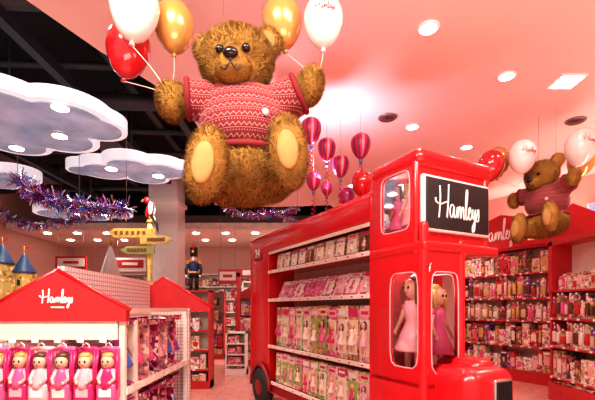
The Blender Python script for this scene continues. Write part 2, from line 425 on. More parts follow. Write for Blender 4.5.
shelf_unit('toy_shelving',(4.05,10.05,0),math.radians(-60.1),3.0,.4,[.25,.78,1.33,1.82,2.36],2.92,MIX,RED2,'box','packaged_toys',hr=(.55,.97),kinds=['box','box','hang','hang','box'],wr=(.07,.19))
shelf_unit('toy_shelving',(4.42,7.05,0),math.radians(-90),3.0,.42,[.3,.42,.95,1.43],1.9,MIX,RED2,'box','packaged_toys',hr=(.6,.94),kinds=['box','box','hang','hang'],wr=(.07,.17))
mb=MB()
mb.b2(-.05,3.05,.02,.36,2.93,3.05,RED2)
mb.prism([(.55,3.05),(.55,3.4),(.75,3.62),(1.1,3.72),(1.45,3.62),(1.7,3.4),(1.7,3.05)],-.08,-.03,RED2,L=UPXZ)
script(mb,T(1.0,.028,3.32)@UPXZ,.95,.016,WHITE,tall=1.2)
mb.prism([(2.2,3.05),(2.2,3.4),(2.6,3.65),(3.0,3.4),(3.0,3.05)],-.08,-.03,RED2,L=UPXZ)
o=mb.obj('shop_sign_header',loc=(4.05,10.05,0),rz=math.radians(-60.1))
mb=MB(); mb.b2(0,.1,.0,.42,1.905,2.75,RED2); mb.b2(1.2,1.3,.0,.42,1.905,2.75,RED2); mb.b2(0,1.3,.0,.42,2.68,2.78,RED2); mb.b2(.1,1.2,.35,.4,1.905,2.68,CREAM)
row(mb,.12,1.18,.1,1.907,(.2,.3),(.1,.2),.2,[PK[3],PK[2],PK[0]])
mb.obj('red_display_frame',loc=(4.42,7.05,0),rz=math.radians(-90))
SKYP=mat('sky_poster_print',(0.18,0.42,0.8),.5,var=.45,vscale=4)
mb=MB(); mb.b2(-.6,.6,-.02,.0,-.3,.3,WHITE); mb.b2(-.56,.56,-.03,-.02,-.27,.27,SKYP)
for a in((-.3,-.1,.12),(-.18,-.05,.15),(-.02,-.1,.11),(.3,.08,.1),(.42,.06,.12)): mb.ell((a[0],-.032,a[1]),(a[2],.01,a[2]*.6),WHITE,12,6)
mb.obj('sky_poster',loc=(6.15,7.55,3.4),rz=math.radians(-60.1))

# ------------------------------------------------------------------ bus
BA=math.atan2(.881,-.472)
bus=empty('toy_shop_bus',(1.05,3.49,0),BA)
W=.95
mb=MB()
mb.b2(.6,3.98,-W,0,.28,.46,RED)
mb.rbox((3.60,-.06,1.55),(.78,.10,2.42),.04,RED)
mb.rbox((3.60,-W+.06,1.55),(.78,.10,2.42),.04,RED)
mb.rbox((3.95,-W/2,1.55),(.09,W,2.42),.04,RED)
mb.rbox((2.32,-W/2,2.62),(3.38,W+.02,.29),.05,RED)
mb.rbox((2.32,-W/2,2.77),(3.30,W-.10,.07),.03,RED)
mb.b2(.58,.68,-W,-.01,.3,2.7,RED)
mb.b2(3.19,3.23,-W,-.01,.3,2.6,RED)
mb.b2(.68,3.19,-W/2-.02,-W/2+.02,.46,2.5,PINKB)
for z in(2.18,1.74,1.02,.46):
    mb.b2(.68,3.2,-W,-.01,z-.03,z,RED)
    mb.b2(.68,3.2,-.012,.004,z-.042,z+.006,CREAM)
    mb.b2(.68,3.2,-W-.004,-W+.012,z-.042,z+.006,CREAM)
    x=.75
    while x<3.1: mb.b2(x,x+.06,.004,.007,z-.038,z+.002,WHITE); mb.b2(x+.01,x+.05,.007,.008,z-.028,z-.012,RED2); x+=R.uniform(.18,.3)
mb.b2(.68,3.2,-.02,-.004,2.44,2.48,CREAM)
mb.b2(.6,3.15,-.03,0,.30,.44,RED)
mb.obj('body',bus)
mb=MB()
RX=Matrix.Rotation(pi/2,4,'X')
for x in(3.46,.75):
    for y in(-.02,-W+.02):
        mb.lathe([(.05,-.08),(.24,-.09),(.30,-.06),(.315,0),(.30,.06),(.24,.09),(.2,.07),(.05,.08)],RUBBER,(x,y,.315),28,L=RX)
        mb.lathe([(.02,-.10),(.06,-.10),(.17,-.075),(.185,-.06),(.185,.06),(.17,.075),(.06,.10),(.02,.10)],DRED,(x,y,.315),20,L=RX)
mb.obj('wheels',bus)
mb=MB()
pts=[(3.46+.37*math.cos(a),.03,.315+.37*math.sin(a)) for a in [pi*i/14 for i in range(15)]]
mb.tube(pts,.035,DRED,8)
mb.box((3.62,.0,2.50),(.30,.012,.2),DRED)
mb.obj('wheel_arch',bus)
def digits(parent):
    cu=bpy.data.curves.new('route_number','FONT'); cu.body='24'; cu.size=.2; cu.extrude=.004; cu.align_x='CENTER'; cu.align_y='CENTER'
    o=bpy.data.objects.new('route_number',cu); scene.collection.objects.link(o); o.parent=parent
    o.matrix_local=Matrix.Translation((3.62,.012,2.50))@Matrix.Rotation(pi,4,'Z')@Matrix.Rotation(pi/2,4,'X')
    cu.materials.append(WHITE)
digits(bus)
# cab
mb=MB()
SX=Matrix(((1,0,0,0),(0,0,1,0),(0,1,0,0),(0,0,0,1)))
X0=-.07;cl=.70;cw=.5;X1=.02
def SP(x,y,z): return Matrix.Translation((x,y,z))@SX
mb.panel(.61,.80,(.08,.47,.16,.70),.035,RED,SP(X1,-.035,2.15),rim=LPINK,glass=GLASS)
mb.panel(cl,1.25,(.07,.43,.14,1.0),.035,RED,SP(X0,-.035,.92),rim=LPINK,glass=GLASS)
mb.b2(X0,.63,-.035,0,.28,.93,RED)
mb.panel(.61,.80,(.08,.47,.16,.70),.035,RED,SP(X1,-W,2.15),rim=LPINK,glass=GLASS)
mb.panel(cl,1.25,(.07,.43,.14,1.0),.035,RED,SP(X0,-cw,.92),rim=LPINK,glass=GLASS)
mb.b2(X0,.63,-cw,-cw+.035,.28,.93,RED)
FX=Matrix(((0,0,-1,0),(-1,0,0,0),(0,1,0,0),(0,0,0,1)))
def FP(y,z): return Matrix.Translation((X0+.035,y,z))@FX
mb.panel(cw,1.25,(.09,.43,.10,1.0),.035,RED,FP(0,.92),rim=LPINK,glass=GLASS)
mb.b2(X0,X0+.035,-cw,0,.28,.93,RED)
mb.b2(X1,X1+.035,-W,0,2.15,2.92,RED)
mb.b2(X0,.63,-W,0,2.12,2.17,RED)
mb.b2(X0,.63,-cw,0,.9,.94,RED)
for (x,y,z,h) in((X0+.02,-.02,1.3,2.1),(X0+.02,-cw+.02,1.25,1.95),(X1+.02,-.02,2.52,.9),(X1+.02,-W+.02,2.52,.8)):
    mb.rbox((x,y,z),(.075,.075,h),.034,RED,4)
mb.rbox((.30,-W/2,2.93),(.68,W+.05,.16),.075,RED,5)
mb.rbox((.32,-W/2,3.0),(.52,W-.14,.10),.045,RED,4)
mb.rbox((.28,-W/2,2.14),(.76,W+.04,.09),.03,RED,3)
mb.rbox((X1-.025,-W/2-.0,2.53),(.05,.88,.50),.02,WHITE,3)
mb.rbox((X1-.048,-W/2-.0,2.53),(.03,.83,.45),.012,SIGNB,3)
script(mb,Matrix.Translation((X1-.066,-W/2+.02,2.52))@FX,.56,.0075,WHITE,tall=1.2)
mb.tube([(X0-.02,-.02,1.95),(X0-.10,.03,1.97),(X0-.12,.06,1.9)],.008,CHROME)
mb.obj('cab',bus)
# hood
mb=MB()
mb.rbox((-.15,-.44,.78),(.60,.62,.64),.15,RED,6)
mb.rbox((-.08,-.50,1.04),(.50,.30,.24),.10,RED,5)
mb.rbox((-.2,-.50,.42),(.5,1.0,.28),.12,RED,4)
mb.rbox((-.455,-.50,.80),(.03,.22,.42),.012,CHROME,2)
for i in range(8): mb.box((-.474,-.585+i*.025,.80),(.012,.008,.38),BLACK)
for y in(-.26,-.72):
    mb.lathe([(.02,-.05),(.06,-.05),(.085,.03),(.08,.05),(.02,.06)],CHROME,(-.44,y,.72),18,L=Matrix.Rotation(-pi/2,4,'Y'))
    mb.ell((-.495,y,.72),(.02,.07,.07),CREAM,14,8)
mb.rbox((-.48,-.5,.32),(.06,1.0,.1),.025,CHROME,3)
mb.rbox((0.2,-W+.2,.6),(.7,.4,.6),.06,RED,3)
mb.obj('bonnet',bus)
# dolls standing in the cab windows
mb=MB()
doll(mb,T(.20,-.15,2.185,rz=pi*1.05),.66,LPINK,BLOND,seg=12)
doll(mb,T(.42,-.17,2.185,rz=pi*.95),.62,PINK,BROWNH,seg=12)
mb.b2(.06,.60,-.40,-.37,2.185,2.84,LPINK)
doll(mb,T(.22,-.16,.95,rz=pi*.97),.95,LPINK,BROWNH,seg=12)
doll(mb,T(.10,-.34,.95,rz=-pi*.42),.86,PINK,BLOND,seg=12)
mb.b2(.50,.54,-cw+.04,-.04,.95,2.1,DRED)
mb.obj('window_dolls',bus)

# merch on bus
mb=MB()
def fancybox(x,w,h,z,m,m2,tilt,inner=.55):
    mb.M=Matrix.Translation((x,-.05,z+.004))@Matrix.Rotation(pi,4,'Z')@Matrix.Rotation(tilt,4,'X')
    mb.b2(-w/2,w/2,0,.09,0,h,m)
    mb.b2(-w*.40,w*.40,-.004,0,h*.10,h*.74,m2)
    mb.b2(-w*.42,w*.42,-.006,0,h*.80,h*.95,R.choice([CREAM,HPINK,LPINK,CREAM]))
    mb.b2(-w*.3,w*.3,-.008,-.006,h*.84,h*.90,R.choice([HPINK,RED2,WHITE]))
    doll(mb,T(0,-.008,h*.12),h*inner*R.uniform(.9,1.1),R.choice([PINK,LPINK,HPINK,CREAM,CREAM]),R.choice([BLOND,BROWNH,BLOND]))
    mb.M=Matrix.Identity(4)
def frow(z,w,h,pal,tilt,gap=.01,ins=(LPINK,CREAM,SKIN)):
    x=.72
    while x+w<3.19:
        fancybox(x+w/2,w,h*R.uniform(.96,1.0),z,R.choice(pal),R.choice(ins),tilt); x+=w+gap
PGRN=mat('leaf_green_card',(.32,.45,.12),.4)
frow(2.18,.21,.25,[PK[2],PK[6],PK[11],PK[9],PK[2]],-.12,.02,(CREAM,SKIN,CREAM,BROWNH))
frow(1.74,.235,.29,[PK[0],PK[4],PK[0],PK[5]],-.42,.015,(LPINK,PINK,CREAM))
frow(1.02,.20,.61,[PK[7],PK[0],PK[2],PK[11],PK[5],PK[9],PK[11]],-.02,.008,(CREAM,SKIN,CREAM,PGRN,LPINK))
frow(.46,.20,.46,[PK[7],PK[2],PK[0],PK[7],PK[11]],-.02,.01,(CREAM,PGRN,LPINK))
mb.obj('boxed_dolls',loc=(1.05,3.49,0),rz=BA)

# ------------------------------------------------------------------ left gondola
PEG=bpy.data.materials.new('pegboard_grid'); PEG.use_nodes=True
nt=PEG.node_tree;b=nt.nodes['Principled BSDF'];b.inputs['Roughness'].default_value=.5
tc=nt.nodes.new('ShaderNodeTexCoord');br=nt.nodes.new('ShaderNodeTexBrick')
br.offset=0;br.inputs['Scale'].default_value=1.0;br.inputs['Brick Width'].default_value=.04;br.inputs['Row Height'].default_value=.04;br.inputs['Mortar Size'].default_value=.004
br.inputs['Color1'].default_value=(.82,.64,.60,1);br.inputs['Color2'].default_value=(.78,.60,.57,1);br.inputs['Mortar'].default_value=(.4,.26,.26,1)
cx=nt.nodes.new('ShaderNodeSeparateXYZ');ad=nt.nodes.new('ShaderNodeMath');cb=nt.nodes.new('ShaderNodeCombineXYZ')
nt.links.new(tc.outputs['Object'],cx.inputs[0]);nt.links.new(cx.outputs[0],ad.inputs[0]);nt.links.new(cx.outputs[1],ad.inputs[1])
nt.links.new(ad.outputs[0],cb.inputs[0]);nt.links.new(cx.outputs[2],cb.inputs[1]);nt.links.new(cb.outputs[0],br.inputs['Vector']);nt.links.new(br.outputs['Color'],b.inputs['Base Color'])
mb=MB()
cxm=-1.80
mb.b2(-2.32,-1.32,3.02,4.80,0,.25,RED2)
mb.b2(-1.83,-1.77,3.05,4.80,.25,1.92,PEG)
mb.b2(-2.32,-1.32,3.28,3.31,.25,1.50,CREAM)
mb.b2(-2.34,-1.30,4.80,4.86,0,1.6,PEG)
def gable(y,x0,x1,zb,ze,zp,th=.07):
    mb.prism([(x0,zb),(x1,zb),(x1,ze),((x0+x1)/2,zp),(x0,ze)],-th/2,th/2,RED2,L=T(0,y,0)@UPXZ)
    mid=(x0+x1)/2
    for sgn,a in((-1,x0),(1,x1)):
        mb.tube([(a+sgn*.03,y-.02,ze-.0),(mid,y-.02,zp+.015)],.018,RED,6)
gable(3.04,-2.33,-1.29,1.50,1.585,1.87)
script(mb,T(cxm-.01,3.0,1.675)@UPXZ,.24,.006,WHITE)
mb.box((cxm,3.0,1.605),(.10,.006,.012),WHITE)
gable(4.90,-2.20,-1.06,1.56,1.60,1.96)
mb.b2(-2.25,-1.36,3.02,3.05,1.36,1.50,CREAM)
for x in(-2.31,-1.33): mb.b2(x-.02,x+.02,3.03,3.07,.25,1.5,CREAM)
mb.b2(-1.36,-1.32,4.76,4.80,.25,1.58,WHITE)
for z in(.98,.42):
    mb.b2(-1.77,-1.31,3.32,4.78,z-.03,z,WHITE); mb.b2(-1.315,-1.30,3.06,4.78,z-.045,z+.012,CREAM)
    y=3.1
    while y<4.7: mb.b2(-1.30,-1.296,y,y+.08,z-.035,z+.0,WHITE); y+=.22
    mb.b2(-2.31,-1.83,3.32,4.78,z-.03,z,WHITE)
mb.b2(-1.33,-1.315,3.06,4.78,1.56,1.60,CREAM)
mb.tube([(-2.31,3.12,1.36),(-1.33,3.12,1.36)],.008,CHROME)
for i in range(6):
    x=-2.24+i*.165
    mb.tube([(x,3.28,1.34),(x,2.93,1.34),(x,2.92,1.355)],.004,CHROME,5); mb.box((x,2.91,1.365),(.05,.003,.035),WHITE)
mb.obj('display_gondola')
mb=MB()
for zc in(0.0,-.55):
  for i in range(6):
    x=-2.24+i*.165; y=2.99+R.uniform(-.015,.015)
    mb.tube([(x-.035,y,1.28+zc),(x-.02,y,1.325+zc),(x,y,1.34+zc),(x+.02,y,1.325+zc),(x+.035,y,1.28+zc)],.005,WHITE,5)
    c=[PINK,HPINK,LPINK,PINK,HPINK,PINK][i]
    mb.rbox((x,y+.05,1.11+zc),(.155,.06,.40),.025,c,3)
    mb.rbox((x,y-.01,.97+zc),(.15,.10,.15),.03,c,3)
    mb.tube([(x-.07,y-.01,1.29+zc),(x-.08,y-.04,1.15+zc),(x-.075,y-.03,1.0+zc)],.012,HPINK,6)
    mb.tube([(x+.07,y-.01,1.29+zc),(x+.08,y-.04,1.15+zc),(x+.075,y-.03,1.0+zc)],.012,HPINK,6)
    mb.tube([(x-.07,y-.01,1.29+zc),(x,y-.02,1.305+zc),(x+.07,y-.01,1.29+zc)],.012,c,6)
    mb.box((x,y-.062,.975+zc),(.09,.004,.06),[CREAM,LPINK,WHITE][i%3])
    mb.ell((x,y-.015,1.20+zc),(.048,.042,.052),SKIN,14,10)
    mb.ell((x,y+.008,1.215+zc),(.060,.045,.062),[BLOND,BLOND,PINK,BROWNH,BLOND,HPINK][i],14,10)
    mb.ell((x,y-.01,1.245+zc),(.045,.035,.028),[BLOND,BLOND,BROWNH,BROWNH,BLOND,BLOND][i],12,8)
    for s_ in(-1,1):
        mb.ell((x+s_*.018,y-.054,1.205+zc),(.007,.005,.009),EYE,8,5)
        mb.tube([(x+s_*.035,y-.01,1.14+zc),(x+s_*.062,y-.03,1.08+zc),(x+s_*.04,y-.06,1.05+zc)],[.02,.017,.012],LPINK,8)
        mb.ell((x+s_*.036,y-.065,1.05+zc),(.012,.012,.013),SKIN,8,5)
    mb.ell((x,y-.057,1.193+zc),(.005,.006,.005),SKIN,6,4); mb.ell((x,y-.053,1.178+zc),(.009,.004,.004),HPINK,6,4)
    mb.lathe([(.060,1.0+zc),(.058,1.04+zc),(.05,1.08+zc),(.04,1.12+zc),(.03,1.155+zc)],[LPINK,PINK,LPINK,PINK,LPINK,HPINK][i],(x,y-.01,0),14)
mb.obj('hanging_dolls')
mb=MB()
mb.M=Matrix.Translation((-1.315,3.06,0))@Matrix.Rotation(pi/2,4,'Z')
row(mb,.02,1.70,.02,.985,(.50,.54),(.23,.27),.16,[PK[8],PK[0],PK[4],PK[5]],'doll')
row(mb,.02,1.70,.02,.425,(.42,.48),(.22,.27),.16,[PK[0],PK[4],PK[3]],'doll')
row(mb,.02,1.70,.02,.255,(.10,.12),(.22,.27),.16,[PK[0],PK[4],PK[3]],'box')
mb.obj('fashion_dolls')

# castle on cabinet
mb=MB()
mb.b2(-4.1,-2.85,4.25,4.75,0,1.62,RED2); mb.b2(-4.05,-2.9,4.23,4.26,.3,1.55,PEG)
for z in(.5,1.0): mb.b2(-4.05,-2.9,4.05,4.25,z-.03,z,WHITE)
mb.obj('low_display_cabinet')
mb=MB()
BR=printmat('castle_brick',(0.50,0.36,0.10),.3,40,(0.35,.2,.06))
BLR=mat('castle_blue_roof',(0.02,0.06,0.14),.4)
mb.b2(-.42,.42,-.12,.12,0,.38,BR)
for i in range(9): mb.b2(-.42+i*.1,-.37+i*.1,-.13,-.08,.38,.43,BR)
mb.b2(-.09,.09,-.125,-.12,0,.2,BROWNH)
for x,h,r in((-.4,.42,.1),(-.15,.5,.08),(.14,.46,.09),(.38,.36,.09)):
    mb.cyl((x,-.05,h/2),r,h,BR,16)
    mb.lathe([(r*1.25,h),(r*1.28,h+.02),(.02,h+.20),(.003,h+.23)],BLR,(x,-.05,0),16)
    mb.tube([(x,-.05,h+.22),(x,-.05,h+.30)],.004,YELW,5); mb.box((x+.03,-.05,h+.28),(.05,.003,.03),RED2)
    mb.box((x,-.05-r,h*.7),(.03,.01,.06),BLACK)
mb.obj('toy_castle',loc=(-3.42,4.5,1.625))

mb=MB(); mb.lathe([(.9,0),(.88,.05),(.35,1.9),(.12,2.75),(.02,3.05)],WHITE,seg=12,smooth=False)
for a in range(6): mb.tube([(.9*math.cos(a*pi/3),.9*math.sin(a*pi/3),.0),(-.04*math.cos(a*pi/3),-.04*math.sin(a*pi/3),3.15)],.015,WOODY,5)
mb.obj('play_tent',loc=(-4.35,9.3,0))

# signpost
mb=MB()
mb.tube([(0,0,0),(0,0,3.12)],.045,WOODY,10); mb.cyl((0,0,.03),.25,.06,RED2,20); mb.ell((0,0,3.13),(.06,.06,.05),WOODY,10,6)
def arrow(z,x0,x1,hh,y,mt):
    a=x1 if abs(x1)>abs(x0) else x0; s=1 if a>0 else -1; b_=x0 if a==x1 else x1
    mb.prism([(b_,z-hh),(a-s*.12,z-hh),(a,z),(a-s*.12,z+hh),(b_,z+hh)] if s>0 else [(b_,z-hh),(b_,z+hh),(a+.12,z+hh),(a,z),(a+.12,z-hh)],.0,.03,mt,L=T(0,y,0)@UPXZ)
    for q in range(6): mb.box((min(a,b_)+.15+q*(abs(a-b_)-.25)/6,y-.033,z),(.05,.004,hh*.8),BROWNH)
arrow(2.92,-.72,.12,.08,-.045,WOODY); arrow(2.80,.42,-.14,.075,-.06,WOODY); arrow(2.62,-.5,.1,.07,-.045,mat('olive_board',(0.22,0.22,0.06),.5))
mb.obj('signpost',loc=(-2.62,7.1,0))
mb=MB()
mb.ell((0,0,.16),(.07,.08,.15),RED2,12,8,L=Matrix.Rotation(.35,4,'Y')); mb.ell((-.06,0,.33),(.055,.055,.06),RED2,12,8)
mb.lathe([(.03,0),(.02,.03),(.003,.06)],YELW,(-.11,0,.33),8,L=Matrix.Rotation(-2.0,4,'Y'))
mb.tube([(.05,0,.08),(.12,0,-.1),(.15,0,-.25)],[.04,.03,.008],BLACK,6)
for s in(-1,1): mb.ell((.03,s*.07,.17),(.04,.015,.12),WHITE,8,6); mb.ell((-.08,s*.045,.345),(.01,.008,.01),EYE,6,4); mb.tube([(0,s*.03,.04),(0,s*.03,-.0)],.01,YELW,5)
mb.obj('toy_parrot',loc=(-2.62,7.1,3.18))

def soldier(loc,s):
    mb=MB(); mb.M=Matrix.Scale(s,4)
    for x in(-.09,.09):
        mb.tube([(x,0,.45),(x,0,.25),(x,0,.06)],[.075,.065,.055],BLACK,10); mb.ell((x,-.03,.03),(.06,.1,.035),BLACK,10,6)
    mb.lathe([(.12,.42),(.16,.45),(.14,.6),(.18,.78),(.14,.85),(.05,.88)],mat('navy_cloth',(0.015,0.02,0.08),.6),seg=16)
    mb.lathe([(.15,.52),(.158,.53),(.158,.56),(.15,.57)],YELW,seg=16)
    for x in(-1,1):
        mb.tube([(x*.17,0,.80),(x*.23,-.02,.62),(x*.21,-.06,.46)],[.06,.05,.04],mat('navy_cloth',(0,0,0)),8); mb.ell((x*.21,-.07,.43),(.04,.035,.045),WHITE,8,6); mb.ell((x*.18,0,.83),(.07,.06,.03),YELW,8,6)
    mb.ell((0,0,.97),(.1,.1,.12),SKIN,14,10); mb.ell((0,-.09,.93),(.05,.03,.05),WHITE,8,6)
    for x in(-.04,.04): mb.ell((x,-.09,1.0),(.014,.012,.018),EYE,6,4)
    mb.lathe([(.105,1.03),(.12,1.04),(.115,1.28),(.125,1.30),(.1,1.32)],BLACK,seg=16); mb.ell((0,-.1,1.33),(.03,.03,.09),RED2,8,6)
    mb.box((0,-.115,1.18),(.06,.02,.07),YELW)
    mb.M=Matrix.Identity(4); mb.obj('toy_soldier',loc=loc)
soldier((-2.1,8.1,1.958),.66)
def fargondola(name,x,y,w,h,pal,rz=0,frame=RED2,lv=None,roof=False,merch='toy_packages'):
    n=lv or max(2,int(h/.42))
    levels=[.15]+[h*i/n for i in range(1,n)]
    shelf_unit(name,(x,y,0),rz,w,.4,levels,h,pal,frame,'box',merch,wr=(.1,.2),back=CREAM)
    if roof:
        mb=MB(); mb.prism([(0,0),(w,0),(w,.08),(w/2,.38),(0,.08)],-.04,.04,RED2,L=T(0,.2,h)@UPXZ); mb.obj('red_gable_header',loc=(x,y,0),rz=rz)
fargondola('merchandise_shelf',-2.45,7.9,.72,1.95,MIX,lv=5)
fargondola('merchandise_shelf',-1.72,9.5,.5,1.02,[PK[1],PK[3],PK[3],PK[0]],frame=WHITE,lv=4)
fargondola('merchandise_shelf',-1.75,11.2,1.1,1.9,MIX,roof=True)
fargondola('merchandise_shelf',-3.9,12.5,1.6,2.1,MIX)
fargondola('merchandise_shelf',-1.9,13.6,2.4,2.5,MIX,frame=WHITE)
fargondola('merchandise_shelf',-6.4,11,1.8,2.0,MIX,roof=True)
fargondola('merchandise_shelf',-5.8,7.6,1.6,1.75,MIX,roof=True)
fargondola('merchandise_shelf',-3.9,6.3,.9,1.7,MIX)
fargondola('merchandise_shelf',1.1,13.5,2.4,2.5,MIX)
fargondola('merchandise_shelf',-8.2,15.2,3.4,2.9,MIX,frame=WHITE)
fargondola('merchandise_shelf',-4.6,15.2,3.4,2.9,MIX,frame=WHITE)
fargondola('merchandise_shelf',-1,15.2,3.4,2.9,MIX,frame=WHITE)
mb=MB(); mb.b2(-1.55,-1.47,10.2,10.3,0,2.5,RED2); mb.b2(-.55,-.47,10.2,10.3,0,2.5,RED2); mb.b2(-1.55,-.47,10.2,10.3,2.4,2.6,RED2); mb.b2(-1.4,-.62,10.18,10.2,2.44,2.56,WHITE)
mb.obj('red_aisle_arch')
def aisle_sign(x,y,z,w,h,c1,c2,top):
    mb=MB(); mb.b2(-w,w,-.015,.015,-h,h,c1); mb.b2(-w*.88,w*.88,-.02,-.015,-h*.5,h*.7,c2); mb.b2(-w*.5,w*.5,-.024,-.02,-h*.1,h*.3,c1)
    mb.tube([(-w*.8,0,h),(-w*.8,0,top-z)],.005,GREYM,4); mb.tube([(w*.8,0,h),(w*.8,0,top-z)],.005,GREYM,4)
    mb.obj('hanging_aisle_sign',loc=(x,y,z))
aisle_sign(-1.9,10.9,2.45,.25,.2,RED2,WHITE,5.29)
aisle_sign(-5.4,12.9,3.0,.5,.22,WHITE,RED2,3.99)
aisle_sign(-7.3,12.9,3.05,.5,.22,RED2,WHITE,3.99)
aisle_sign(-.4,13.0,3.2,.5,.2,WHITE,PINK,3.99)
aisle_sign(-3.9,14.2,3.1,.45,.2,YELW,RED2,3.99)

# ------------------------------------------------------------------ tinsel
TN=[mat('tinsel_silver',(.65,.65,.75),.2,metal=1),mat('tinsel_purple',(.3,.08,.6),.25,metal=.8),mat('tinsel_blue',(.08,.2,.7),.25,metal=.8),mat('tinsel_red',(.6,.05,.15),.25,metal=.7)]
def tinsel(pts,n,rad,name='tinsel_garland'):
    mb=MB(); P=smooth(pts,12)
    mb.tube(P,.012,TN[0],5)
    for i in range(n):
        k=R.randrange(len(P)-1); p=P[k].lerp(P[k+1],R.random())
        d=Vector((R.gauss(0,1),R.gauss(0,1),R.gauss(0,1)-.5)).normalized()*R.uniform(.4,1)*rad
        w=Vector((R.gauss(0,1),R.gauss(0,1),R.gauss(0,1))).normalized()*.008
        mb.add([p-w,p+w,p+d+w,p+d-w],[(0,1,2,3)],R.choice([TN[0],TN[0],TN[0],TN[1],TN[2],TN[3]]))
    for q in(pts[0],pts[len(pts)//2],pts[-1]): mb.tube([q,(q[0],q[1],5.29 if q[0]<-2.3 or q[1]>10.6 else 4.29)],.004,GREYM,4)
    mb.obj(name)
tinsel([(-4.2,6.0,3.55),(-3.9,6.0,3.3),(-3.6,6.0,3.22),(-3.3,6.05,3.15),(-3.0,6.1,3.12),(-2.65,6.2,3.15)],1800,.22)
tinsel([(-1.6,9.0,3.85),(-1.1,9.0,3.7),(-.6,9.0,3.75),(0,9,3.85)],700,.16)
tinsel([(-6.6,8.8,3.75),(-6.0,8.8,3.45),(-5.2,8.8,3.5),(-4.6,8.9,3.7)],900,.2)
tinsel([(-.5,10.0,3.95),(.1,10.0,3.7),(.7,10.0,3.75),(1.2,10,3.95)],700,.15)

# ------------------------------------------------------------------ balloons
BALR=mat('balloon_red',(0.50,0.010,0.016),.15,coat=.8,var=.03); BALW=mat('balloon_white',(0.84,0.70,0.66),.18,coat=.6,var=.03)
BALG=mat('balloon_gold',(0.60,0.34,0.10),.22,metal=.4,coat=.5,var=.05); BALP=mat('balloon_purple',(0.35,.02,.15),.2,coat=.6)
STR=mat('balloon_ribbon',(0.7,0.48,0.40),.4)
def balloon(p,r,m,end,text=False,tilt=(0,0)):
    mb=MB(); prof=[]
    for i in range(0,21):
        a=pi*i/20; z=-math.cos(a); rr=math.sin(a)
        if z<0: prof.append((max(.012,r*rr*(1+.10*z)),z*r*1.45))
        else: prof.append((max(.002,r*rr),z*r*1.12))
    L=Matrix.Rotation(tilt[0],4,'Y')@Matrix.Rotation(tilt[1],4,'X')
    mb.lathe(prof,m,seg=28,L=L)
    mb.lathe([(.008,-1.44*r),(.022,-1.44*r-.03),(.004,-1.44*r-.032)],m,seg=12,L=L)
    if text:
        def sf(x,y):
            h=1.12 if y>0 else 1.45
            q=1-(x/r)**2-(y/(r*h))**2
            return r*math.sqrt(max(.0,q))+.001
        script(mb,L@UPXZ,r*1.0,.0022,RED2,surf=sf)
    s=L@Vector((0,0,-1.44*r-.03)); e=Vector(end)-Vector(p)
    mid=(s+e)/2+Vector((.015,0,-.0))
    mb.tube(smooth([s,mid,e],6),.0035,STR,5)
    return mb.obj('balloon',loc=p)
LP=(-.93,2.9,3.15); RP=(.12,2.88,3.25)
balloon((-1.275,3.02,3.57),.16,BALR,LP,tilt=(.15,0)); balloon((-1.155,2.84,3.74),.17,BALW,LP,True,tilt=(.08,0)); balloon((-.955,3.1,3.80),.155,BALG,LP)
balloon((-.12,3.1,3.83),.155,BALG,RP,tilt=(-.1,0)); balloon((.19,2.95,3.73),.145,BALW,RP,True)
L2=(2.93,5.35,3.22); R2=(3.62,5.3,3.2)
balloon((2.64,5.45,3.56),.17,BALR,L2,tilt=(.15,0)); balloon((2.98,5.3,3.63),.175,BALW,L2,True); balloon((2.82,5.65,3.68),.17,BALG,L2)
balloon((3.80,5.35,3.78),.2,BALW,R2,True,tilt=(.25,0)); balloon((3.98,5.6,3.68),.18,BALG,R2,tilt=(.3,0))
balloon((.80,4.95,3.16),.13,BALR,(.75,5.0,2.82)); balloon((.64,5.2,3.06),.11,BALP,(.7,5.1,2.82))

# hot-air balloon ornaments
HA=mat('ornament_purple',(.16,.012,.13),.35); HB=mat('ornament_red',(.50,.015,.04),.35); HC=mat('ornament_lilac',(.5,.25,.4),.4)
def hotair(x,y,z,s):
    mb=MB(); prof=[]
    for i in range(15):
        a=pi*i/14; zz=-math.cos(a); rr=math.sin(a)
        prof.append((max(.02,rr*(.95+.12*zz)) if zz<0.9 else max(.01,rr), zz*1.45 if zz<0 else zz*1.05))
    prof=[(p[0]*s,p[1]*s) for p in prof]
    mb.lathe(prof,HA,seg=24,matfn=lambda i,j:[HA,HB,HC,HB,HA,HB,HA,HB][j%8])
    for a in range(4):
        c,sn=math.cos(a*pi/2+.4),math.sin(a*pi/2+.4)
        mb.tube([(.3*s*c,.3*s*sn,-1.15*s),(.16*s*c,.16*s*sn,-1.65*s)],.003,GREYD,4)
    mb.lathe([(.15*s,-1.9*s),(.2*s,-1.65*s),(.16*s,-1.66*s),(.12*s,-1.88*s)],BLUEC,seg=12)
    mb.tube([(0,0,1.05*s),(0,0,4.29-z)],.002,GREYM,4)
    sp=[(.02*math.cos(t*1.3)*(1+t*.03),.02*math.sin(t*1.3),-1.9*s-.012*t) for t in range(30)]
    mb.tube(sp,.005,HB,4)
    mb.obj('hot_air_balloon_ornament',loc=(x,y,z))
for a in((.17,5,3.84,.135),(.37,5.05,3.62,.12),(.55,5.1,3.43,.115),(.79,5,3.65,.13),(.21,5.3,3.30,.10),(.43,5.9,3.38,.09)): hotair(*a)

